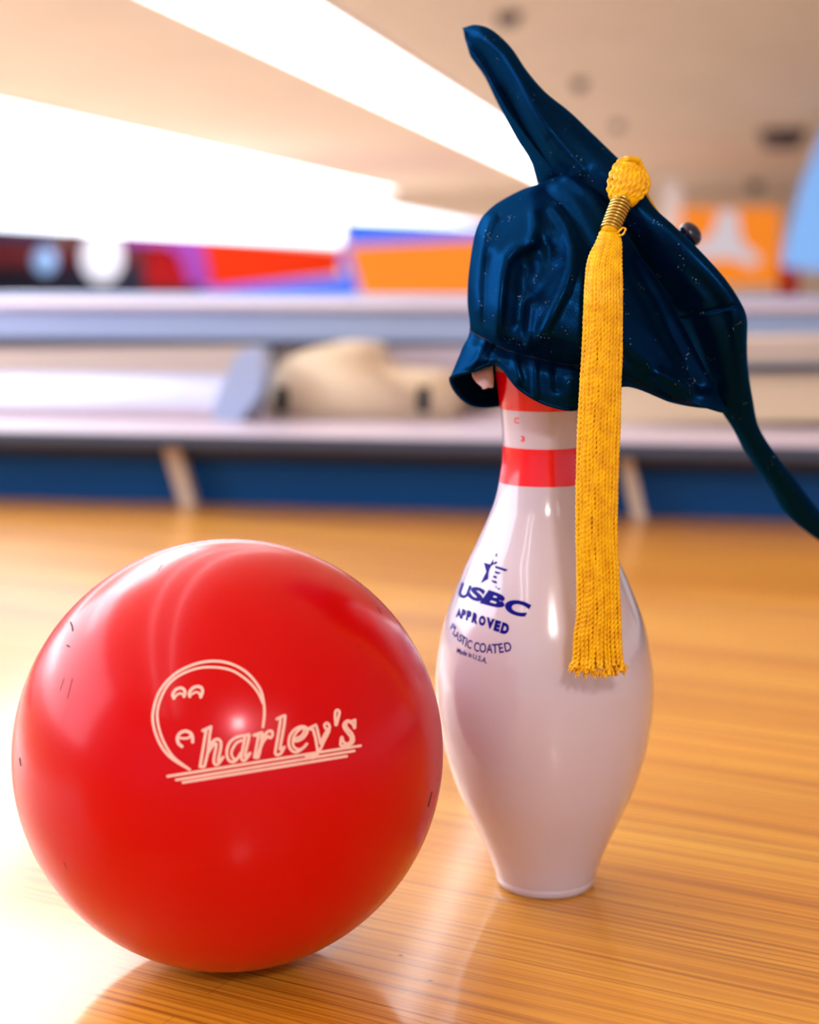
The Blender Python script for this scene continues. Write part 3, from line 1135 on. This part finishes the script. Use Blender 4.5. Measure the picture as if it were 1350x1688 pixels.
put_glyph(bm, 'C', [(848, 688), (856, 688.5), (855.5, 698.5), (848, 698)], on_pin, bold=0.03)
put_glyph(bm, '3', [(858.5, 718.5), (865, 719), (865, 728.5), (858.5, 728)], on_pin, bold=0.03)
face_camera(bm)
link('red_marking', bm, M['pin_red'], pin)

# ------------------------------------------------------------------ graduation cap
cap = empty('graduation_cap', P(930, 420, 0.89), 'floppy dark navy graduation cap sitting tilted on top of the bowling pin', 'graduation cap')


def PV(t):
    return P(t[0], t[1], t[2] + 0.003)


# --- crown: rings of photo points with depths; first the nine near points from left to right, then the far ones
near = [
    [(893, 306, .905), (932, 290, .884), (967, 301, .874), (1000, 340, .868), (1040, 400, .866), (1086, 465, .868), (1118, 522, .87), (1163, 610, .878), (1197, 675, .885)],
    [(858, 316, .905), (900, 318, .876), (945, 345, .858), (985, 385, .850), (1030, 445, .848), (1070, 505, .852), (1106, 558, .860), (1152, 628, .872), (1195, 677, .884)],
    [(812, 343, .900), (850, 362, .866), (900, 392, .848), (955, 432, .838), (1005, 490, .836), (1048, 545, .842), (1090, 592, .854), (1140, 645, .868), (1192, 678, .883)],
    [(788, 376, .895), (815, 415, .860), (862, 450, .843), (918, 488, .834), (975, 530, .832), (1030, 578, .839), (1080, 615, .851), (1130, 654, .867), (1188, 677, .882)],
    [(776, 440, .892), (797, 480, .858), (840, 515, .843), (895, 540, .835), (955, 565, .834), (1018, 595, .840), (1072, 625, .852), (1122, 657, .867), (1184, 675, .881)],
    [(773, 495, .892), (790, 525, .862), (835, 550, .848), (890, 562, .842), (948, 580, .840), (1012, 604, .845), (1065, 630, .855), (1118, 657, .868), (1180, 674, .880)],
    [(776, 545, .893), (800, 560, .872), (838, 577, .858), (885, 590, .850), (945, 602, .848), (1010, 612, .850), (1060, 632, .858), (1114, 657, .868), (1178, 673, .880)],
    [(764, 575, .893), (790, 577, .868), (830, 590, .855), (875, 610, .848), (935, 625, .847), (1006, 620, .850), (1055, 637, .858), (1110, 659, .868), (1176, 672, .880)],
    [(753, 602, .893), (783, 596, .866), (824, 596, .855), (863, 630, .849), (925, 650, .848), (1000, 632, .850), (1050, 639, .858), (1108, 661, .868), (1174, 671, .880)],
    [(743, 626, .888), (782, 610, .868), (820, 600, .858), (856, 640, .851), (905, 667, .850), (960, 672, .852), (1030, 629, .858), (1105, 660, .868), (1172, 670, .880)],
]
far = [
    [(1165, 580, .95), (1080, 450, .975), (1000, 370, .975), (925, 318, .945)],
    [(1165, 600, .96), (1080, 480, .985), (970, 390, .985), (880, 340, .950)],
    [(1165, 620, .965), (1070, 510, .99), (950, 430, .99), (845, 385, .950)],
    [(1160, 640, .965), (1060, 560, .99), (940, 480, .99), (828, 430, .950)],
    [(1158, 650, .962), (1050, 595, .985), (930, 530, .985), (815, 490, .945)],
    [(1156, 655, .958), (1040, 615, .98), (925, 565, .98), (808, 535, .940)],
    [(1154, 658, .952), (1030, 628, .97), (920, 600, .97), (808, 575, .935)],
    [(1150, 656, .946), (1030, 630, .965), (910, 625, .965), (800, 610, .930)],
    [(1150, 655, .942), (1030, 628, .960), (905, 645, .960), (792, 640, .925)],
    [(1150, 652, .938), (1030, 626, .955), (890, 655, .958), (786, 669, .915)],
]
NA, NS = 220, 150
rings = [cr([PV(t) for t in n + f], NA, closed=True) for n, f in zip(near, far)]
cols = []
for k in range(NA):
    cols.append(cr([r[k] for r in rings], NS))

folds = [  # photo polyline, half width, rise towards the viewer in metres
    ([(880, 352), (882, 372), (876, 398)], 9, 0.0045),
    ([(915, 345), (934, 372), (942, 412), (940, 440), (928, 480), (908, 520), (890, 556)], 9, 0.0060),
    ([(876, 402), (850, 410), (833, 428), (826, 460), (822, 505), (818, 555)], 9, 0.0050),
    ([(872, 440), (868, 480), (862, 530)], 24, -0.0110),
    ([(905, 405), (910, 440), (892, 480)], 16, -0.0060),
    ([(878, 500), (874, 540), (872, 570)], 6, 0.0030),
    ([(812, 360), (796, 400), (788, 450), (786, 500), (784, 535)], 8, 0.0035),
    ([(806, 420), (802, 470), (800, 530)], 7, -0.0030),
    ([(937, 293), (975, 322), (1004, 366), (1030, 410)], 11, 0.0050),
    ([(905, 318), (925, 340), (960, 380), (985, 430)], 16, -0.0060),
    ([(1040, 430), (1080, 500), (1110, 560), (1150, 640)], 14, -0.0070),
    ([(1000, 560), (1040, 600), (1090, 640)], 12, -0.0040),
    ([(1085, 618), (1120, 634), (1160, 652)], 9, 0.0040),
    ([(880, 592), (881, 620), (882, 655)], 5, 0.0030),
    ([(848, 585), (850, 605), (856, 625)], 6, 0.0025),
    ([(915, 600), (918, 640)], 8, -0.0025),
    ([(800, 565), (788, 590), (776, 606)], 5, 0.0030),
    ([(818, 568), (806, 590), (800, 605)], 4, -0.0025),
    ([(776, 546), (800, 556), (835, 576), (880, 590), (945, 604)], 4, -0.0035),
    ([(960, 610), (1010, 620), (1060, 640), (1110, 660)], 5, -0.0015),
]


def seg_dist(p, a, b):
    ab = (b[0] - a[0], b[1] - a[1])
    l2 = ab[0] ** 2 + ab[1] ** 2
    t = 0 if l2 == 0 else max(0, min(1, ((p[0] - a[0]) * ab[0] + (p[1] - a[1]) * ab[1]) / l2))
    return math.hypot(p[0] - a[0] - ab[0] * t, p[1] - a[1] - ab[1] * t)


def fold_rise(px, py, fl):
    tot = 0
    for poly, w, amp in fl:
        dmin = min(seg_dist((px, py), a, b) for a, b in zip(poly, poly[1:]))
        if dmin < 3 * w:
            tot += amp * math.exp(-(dmin / w) ** 2)
    return tot


bm = bmesh.new()
grid = []
for k in range(NA):
    col = []
    front = k / NA * 13 < 8.3
    for j, p in enumerate(cols[k]):
        q = p.copy()
        if front:
            edge = min(1, (k / NA * 13) / 0.7, (8.3 - k / NA * 13) / 0.8)
            px, py = to_px(p)
            r = 0.85 * fold_rise(px, py, folds) * max(0, edge)
            q = q - AF * r
        q += AF * 0.0003 * math.sin(p.x * 310 + p.z * 170) * math.sin(p.z * 260)
        col.append(bm.verts.new(q))
    grid.append(col)
for k in range(NA):
    a, b = grid[k], grid[(k + 1) % NA]
    for j in range(NS - 1):
        bm.faces.new((a[j], a[j + 1], b[j + 1], b[j]))
bmesh.ops.recalc_face_normals(bm, faces=bm.faces[:])
crown = link('crown', bm, M['cloth'], cap)
so = crown.modifiers.new('thickness', 'SOLIDIFY')
so.thickness = 0.0012
so.offset = 0.0

# seam cord where the crown is gathered above its band, and the stitched hem
def along(j, k0, k1, off):
    return [cols[k][j] - AF * (off + 0.85 * fold_rise(*to_px(cols[k][j]), folds)) for k in range(k0, k1)]


J_SEAM = int(6 / 9 * (NS - 1))
bm = bmesh.new()
tube(bm, along(J_SEAM, 0, int(NA * 7.5 / 13), 0.0006), 0.0009, 6)
link('gathering_seam', bm, M['cloth_seam'], cap)
bm = bmesh.new()
tube(bm, [cols[k][NS - 1] for k in list(range(NA)) + [0]], 0.0011, 6)
link('hem', bm, M['cloth'], cap)

# white label sewn inside the hem at the left
bm = bmesh.new()
lab = [[(777, 613), (812, 602)], [(779, 622), (812, 613)], [(786, 631), (813, 624)], [(795, 638), (813, 632)], [(795, 641), (813, 638)]]
rowsl = []
for i, (a, b) in enumerate(lab):
    rowsl.append([bm.verts.new(P(a[0] + (b[0] - a[0]) * t, a[1] + (b[1] - a[1]) * t + 1.2 * math.sin(9 * t), 0.884 + 0.0015 * math.sin(5 * t + i))) for t in [q / 6 for q in range(7)]])
for a, b in zip(rowsl, rowsl[1:]):
    for k in range(6):
        bm.faces.new((a[k], a[k + 1], b[k + 1], b[k]))
lb = link('sewn_label', bm, M['label'], cap)
so = lb.modifiers.new('thickness', 'SOLIDIFY')
so.thickness = 0.0005

# --- board: a soft square lying on its edge; long sections from the upper left tip, round the near corner, to the far right corner
# every section: silhouette edge, ridge, groove, lip, lower edge, hidden far edge, hidden top face
sec = [
    [(762, 46, .915), (763, 48, .913), (764, 50, .913), (765, 54, .914), (768, 58, .917), (772, 52, .925), (768, 46, .92)],
    [(785, 41, .908), (780, 58, .902), (776, 70, .906), (773, 82, .912), (776, 90, .922), (790, 72, .95), (788, 52, .93)],
    [(812, 50, .900), (803, 70, .892), (796, 88, .900), (783, 98, .910), (786, 104, .924), (812, 95, .965), (812, 70, .945)],
    [(842, 78, .893), (830, 100, .884), (818, 118, .896), (801, 124, .907), (803, 128, .926), (835, 130, .985), (842, 100, .95)],
    [(868, 116, .888), (852, 138, .878), (838, 155, .894), (818, 156, .902), (822, 168, .928), (860, 175, 1.00), (868, 140, .955)],
    [(898, 151, .885), (870, 175, .874), (856, 196, .892), (838, 188, .897), (838, 202, .930), (880, 215, 1.01), (900, 180, .955)],
    [(937, 183, .882), (898, 218, .870), (880, 240, .890), (864, 222, .892), (854, 233, .932), (900, 265, 1.015), (935, 215, .955)],
    [(972, 217, .878), (932, 262, .868), (912, 280, .888), (895, 256, .888), (874, 266, .934), (925, 310, 1.02), (968, 250, .955)],
    [(1003, 247, .875), (962, 296, .866), (938, 300, .886), (920, 282, .886), (891, 310, .934), (945, 350, 1.02), (1000, 285, .955)],
    [(1040, 285, .870), (1000, 330, .864), (975, 325, .882), (955, 310, .888), (925, 345, .934), (975, 400, 1.02), (1040, 325, .955)],
    [(1074, 337, .866), (1045, 375, .862), (1020, 385, .876), (1000, 370, .886), (970, 400, .934), (1010, 450, 1.02), (1075, 380, .955)],
    [(1110, 371, .862), (1085, 412, .860), (1062, 432, .872), (1040, 440, .886), (1020, 460, .934), (1050, 500, 1.02), (1110, 415, .955)],
    [(1150, 410, .858), (1120, 448, .857), (1100, 470, .868), (1080, 490, .884), (1065, 520, .934), (1090, 550, 1.02), (1150, 450, .955)],
    [(1190, 454, .856), (1155, 478, .855), (1130, 500, .864), (1105, 520, .882), (1100, 560, .934), (1130, 590, 1.02), (1190, 490, .95)],
    [(1216, 492, .856), (1180, 505, .855), (1150, 515, .861), (1120, 535, .882), (1125, 580, .930), (1160, 600, 1.01), (1215, 525, .945)],
    [(1228, 522, .858), (1195, 540, .857), (1165, 548, .863), (1135, 565, .884), (1142, 605, .925), (1175, 620, 1.00), (1224, 545, .94)],
    [(1229, 565, .868), (1205, 578, .865), (1180, 588, .870), (1152, 600, .886), (1160, 640, .925), (1190, 650, .99), (1226, 588, .94)],
    [(1231, 605, .880), (1212, 618, .876), (1192, 630, .880), (1172, 642, .890), (1180, 666, .925), (1200, 675, .98), (1230, 628, .945)],
    [(1238, 648, .895), (1222, 660, .890), (1206, 668, .892), (1188, 674, .898), (1196, 684, .925), (1215, 695, .975), (1238, 670, .95)],
    [(1250, 703, .915), (1240, 712, .908), (1226, 718, .910), (1207, 704, .914), (1214, 712, .935), (1236, 718, .970), (1252, 718, .955)],
    [(1280, 750, .940), (1270, 758, .932), (1254, 766, .934), (1233, 752, .938), (1240, 758, .955), (1264, 762, .985), (1282, 764, .975)],
    [(1318, 800, .968), (1308, 810, .960), (1290, 816, .962), (1268, 802, .964), (1276, 808, .98), (1302, 812, 1.005), (1320, 814, .998)],
    [(1362, 855, .996), (1352, 866, .988), (1330, 874, .990), (1306, 858, .992), (1316, 864, 1.005), (1344, 866, 1.025), (1364, 868, 1.018)],
    [(1420, 918, 1.03), (1412, 924, 1.024), (1404, 926, 1.026), (1396, 918, 1.03), (1398, 922, 1.04), (1408, 928, 1.05), (1420, 926, 1.045)],
]
NB, NT = 56, 300
brings = [cr([PV(t) for t in r], NB, closed=True) for r in sec]
bcols = [cr([r[k] for r in brings], NT) for k in range(NB)]
bfolds = [
    ([(790, 56), (830, 92), (856, 134), (880, 178), (915, 230), (960, 282)], 7, 0.0028),
    ([(905, 230), (935, 270), (980, 330)], 6, -0.0020),
    ([(770, 60), (800, 96), (828, 150), (868, 214), (905, 262), (932, 285)], 7, -0.0060),
    ([(812, 140), (836, 186), (870, 228), (905, 266)], 4, 0.0020),
    ([(1000, 292), (1050, 352), (1100, 420), (1160, 490)], 10, 0.0015),
    ([(1118, 521), (1150, 517), (1180, 510), (1216, 503)], 2.6, -0.0022),
    ([(1118, 526), (1150, 522), (1180, 516), (1214, 509)], 2.6, 0.0010),
    ([(1208, 520), (1212, 570), (1220, 640)], 6, 0.0020),
]
bm = bmesh.new()
bg = []
for k in range(NB):
    col = []
    fr = k / NB * 7 < 4.0
    for p in bcols[k]:
        q = p.copy()
        if fr:
            px, py = to_px(p)
            q = q - AF * fold_rise(px, py, bfolds)
        col.append(bm.verts.new(q))
    bg.append(col)
for k in range(NB):
    a, b = bg[k], bg[(k + 1) % NB]
    for j in range(NT - 1):
        bm.faces.new((a[j], a[j + 1], b[j + 1], b[j]))
bm.faces.new([bg[k][0] for k in range(NB)][::-1])
bm.faces.new([bg[k][-1] for k in range(NB)])
bmesh.ops.recalc_face_normals(bm, faces=bm.faces[:])
board = link('mortarboard', bm, M['cloth'], cap)

# round tufted button on the top face
BN = (AX * 0.72 + AU * 0.52 - AF * 0.30).normalized()     # the way the top face looks
bc = P(1138, 386, .925)
bm = bmesh.new()
bmesh.ops.create_uvsphere(bm, u_segments=32, v_segments=16, radius=0.0074)
bmesh.ops.scale(bm, vec=(1, 1, 0.75), verts=bm.verts)
q = BN.to_track_quat('Z', 'Y').to_matrix()
for v in bm.verts:
    v.co = q @ v.co + bc
bt = link('top_button', bm, M['button'], cap)
bm = bmesh.new()
tube(bm, [bc - BN * 0.016, bc - BN * 0.008, bc - BN * 0.001], 0.0022, 10)
link('button_shank', bm, M['cloth_seam'], cap)

# ------------------------------------------------------------------ tassel
tas = empty('tassel', P(1037, 300, .852), 'golden yellow tassel with a wire wrapped neck hanging over the cap edge', 'tassel')


def tdepth(py):
    """rests on the board edge at the knot, slides forward over the crown, then hangs plumb"""
    if py < 300:
        return 0.849
    if py < 500:
        t = (py - 300) / 200.0
        t = t * t * (3 - 2 * t)
        return 0.849 + (0.823 - 0.849) * t
    return 0.823 + (py - 500) / F * 0.83 * 0.149



def tpt(px, py, dd=0.0):
    """hangs plumb: the depth grows with the drop"""
    return P(px, py, tdepth(py) + dd)


# folded knot: a bundle of cords looped over
def strand(bm, path, r, pitch=0.0034, seg=6, phase=0.0):
    """two-ply twisted cord"""
    n = len(path)
    nrm = None
    dist = 0
    prev = None
    rings = []
    for i, p in enumerate(path):
        if i:
            dist += (p - path[i - 1]).length
        t = (path[min(i + 1, n - 1)] - path[max(i - 1, 0)]).normalized()
        if nrm is None:
            nrm = t.orthogonal().normalized()
        else:
            nrm = (nrm - t * nrm.dot(t)).normalized()
        bi = t.cross(nrm)
        tw = phase + dist / pitch * math.pi
        ring = []
        for k in range(seg):
            a = 2 * math.pi * k / seg
            rr = r * (0.55 + 0.55 * abs(math.cos(a - tw)))
            ring.append(bm.verts.new(p + (nrm * math.cos(a) + bi * math.sin(a)) * rr))
        rings.append(ring)
    for a, b in zip(rings, rings[1:]):
        for k in range(seg):
            bm.faces.new((a[k], a[(k + 1) % seg], b[(k + 1) % seg], b[k]))
    bm.faces.new(rings[0][::-1])
    bm.faces.new(rings[-1])


# outline of the knot in the photo: left and right side by height
kl = [(1010, 330), (1003, 312), (1004, 296), (1009, 281), (1019, 268), (1034, 262)]
kr = [(1044, 332), (1060, 322), (1070, 308), (1069, 294), (1060, 280), (1052, 264)]
bm = bmesh.new()
klv = cr([Vector((x, y, 0)) for x, y in kl], 30)
krv = cr([Vector((x, y, 0)) for x, y in kr], 30)
NK = 9
for layer in (0, 1):
    for s in range(NK):
        f = (s + 0.5) / NK
        path = []
        for i in range(30):
            a = klv[i].lerp(krv[i], f)
            bulge = 0.0085 * math.sin(math.pi * f) ** 0.6 * math.sin(math.pi * min(1, (i + 2) / 27.0)) ** 0.6
            dd = -bulge if layer == 0 else bulge
            path.append(tpt(a.x + random.uniform(-.4, .4), a.y, dd + 0.001))
        strand(bm, cr(path, 90), 0.0019, pitch=0.004, seg=8, phase=random.uniform(0, 6))
# closed over top
for s in range(NK):
    f = (s + 0.5) / NK
    a = klv[-1].lerp(krv[-1], f)
    strand(bm, [tpt(a.x, a.y + 1, -0.004), tpt(a.x, a.y - 1.5, 0.0), tpt(a.x, a.y + 1, 0.004)], 0.0017)
# solid heart of the knot
path = [tpt(1027, 334), tpt(1034, 320), tpt(1038, 300), tpt(1036, 284), tpt(1036, 270)]
tube(bm, cr(path, 24), [0.005 + 0.0032 * math.sin(math.pi * min(1, i / 20.0)) for i in range(24)], 14)
bmesh.ops.recalc_face_normals(bm, faces=bm.faces[:])
link('knot', bm, M['yellow'], tas)

# cord from the knot back over the board to the button
bm = bmesh.new()
strand(bm, cr([tpt(1046, 285, 0.006), P(1060, 312, .872), P(1085, 352, .896), P(1114, 390, .916), P(1130, 396, .926)], 60), 0.0011)
hc = link('hanging_cord', bm, M['yellow'], tas)

# wire coil round the neck
bm = bmesh.new()
A0, A1 = tpt(1027, 327), tpt(1004.5, 382)
ax = (A1 - A0).normalized()
e1 = AX - ax * AX.dot(ax)
e1.normalize()
e2 = ax.cross(e1).normalized()
turns = 11
path = []
for i in range(turns * 28 + 1):
    t = i / (turns * 28)
    a = 2 * math.pi * turns * t
    rad = 0.0050 - 0.0004 * t
    path.append(A0.lerp(A1, t) + e1 * (math.cos(a) * rad) + e2 * (math.sin(a) * rad))
tube(bm, path, 0.00088, 8)
link('wire_coil', bm, M['gold'], tas)
bm = bmesh.new()
tube(bm, [A0, A0.lerp(A1, .5), A1 + ax * 0.001], 0.0044, 16)
link('neck_core', bm, M['yellow'], tas)
# small loop of thread under the coil
bm = bmesh.new()
strand(bm, cr([tpt(1018, 384, -0.005), tpt(1026, 376, -0.006), tpt(1031, 378, -0.006), tpt(1027, 386, -0.006), tpt(1020, 389, -0.005)], 40), 0.0006)
link('thread_loop', bm, M['yellow'], tas)

# skirt of twisted cords
left = [(991, 383), (983, 402), (970, 430), (964, 480), (961, 560), (956, 640), (952, 720), (950, 800), (950, 880), (951, 960), (951, 1010), (946, 1045), (944, 1080), (938, 1108)]
right = [(1019, 386), (1023, 402), (1024, 430), (1025, 480), (1025, 560), (1023, 640), (1021, 720), (1018, 800), (1017, 880), (1020, 950), (1023, 1010), (1024, 1050), (1026, 1080), (1032, 1108)]
NP = 420
lv = cr([Vector((x, y, 0)) for x, y in left], NP)
rv = cr([Vector((x, y, 0)) for x, y in right], NP)
bm = bmesh.new()
CNT = 17
for layer, (cnt, dsign) in enumerate(((13, -1), (10, -0.3), (10, 0.35), (12, 0.9))):
    for s in range(cnt):
        f = (s + 0.5) / cnt
        ph = random.uniform(0, 6.28)
        wob = random.uniform(-1.2, 1.2)
        wl = random.uniform(70, 150)
        endf = random.uniform(-0.03, 0.03)
        stop = int(NP * random.uniform(0.965, 1.0)) if random.random() < 0.8 else int(NP * 0.94)
        path = []
        # the near layer splits into two locks below
        for i in range(stop):
            t = i / (NP - 1)
            a = lv[i].lerp(rv[i], f)
            th = 0.0050 if t > 0.08 else 0.0038 + 0.0012 * t / 0.08
            prof_ = math.sqrt(max(0.05, 1 - (2 * f - 1) ** 2))
            fold = 0.0022 * math.exp(-((f - 0.70) / 0.07) ** 2) * min(1, max(0, (t - 0.6) / 0.2))
            dd = dsign * th * prof_ + (fold if dsign < 0 else 0)
            x = a.x + wob * math.sin(a.y / wl * 6.28 + ph)
            flare = max(0, (t - 0.94) / 0.06)
            x += flare ** 2 * endf * 160
            dd += flare ** 2 * endf * 0.05
            dd *= (1 + 0.5 * flare)
            y = a.y + (5 if 0.2 < f < 0.8 else 0) * flare * 1.2
            path.append(tpt(x, y, dd))
        strand(bm, path, 0.00122 + random.uniform(-0.0001, 0.0001), pitch=0.0026, seg=8, phase=ph)
# frayed ends
for s in range(110):
    f = random.random()
    base = lv[-1].lerp(rv[-1], f)
    x0, y0 = base.x, base.y - random.uniform(2, 16) + 6 * math.sin(math.pi * f)
    d0 = random.choice((-1, -1, 0, 1)) * 0.0055 * math.sqrt(max(0.05, 1 - (2 * f - 1) ** 2))
    dx = (f - 0.5) * 8 + random.uniform(-4, 4)
    dy = random.uniform(5, 11)
    pth = cr([tpt(x0, y0, d0), tpt(x0 + dx * .4, y0 + dy * .5, d0 * 1.1), tpt(x0 + dx, y0 + dy, d0 * 1.25 + random.uniform(-.001, .001))], 8)
    tube(bm, pth, [0.0005 * (1 - i / 12) for i in range(8)], 5)
fr = link('fringe', bm, M['yellow'], tas)
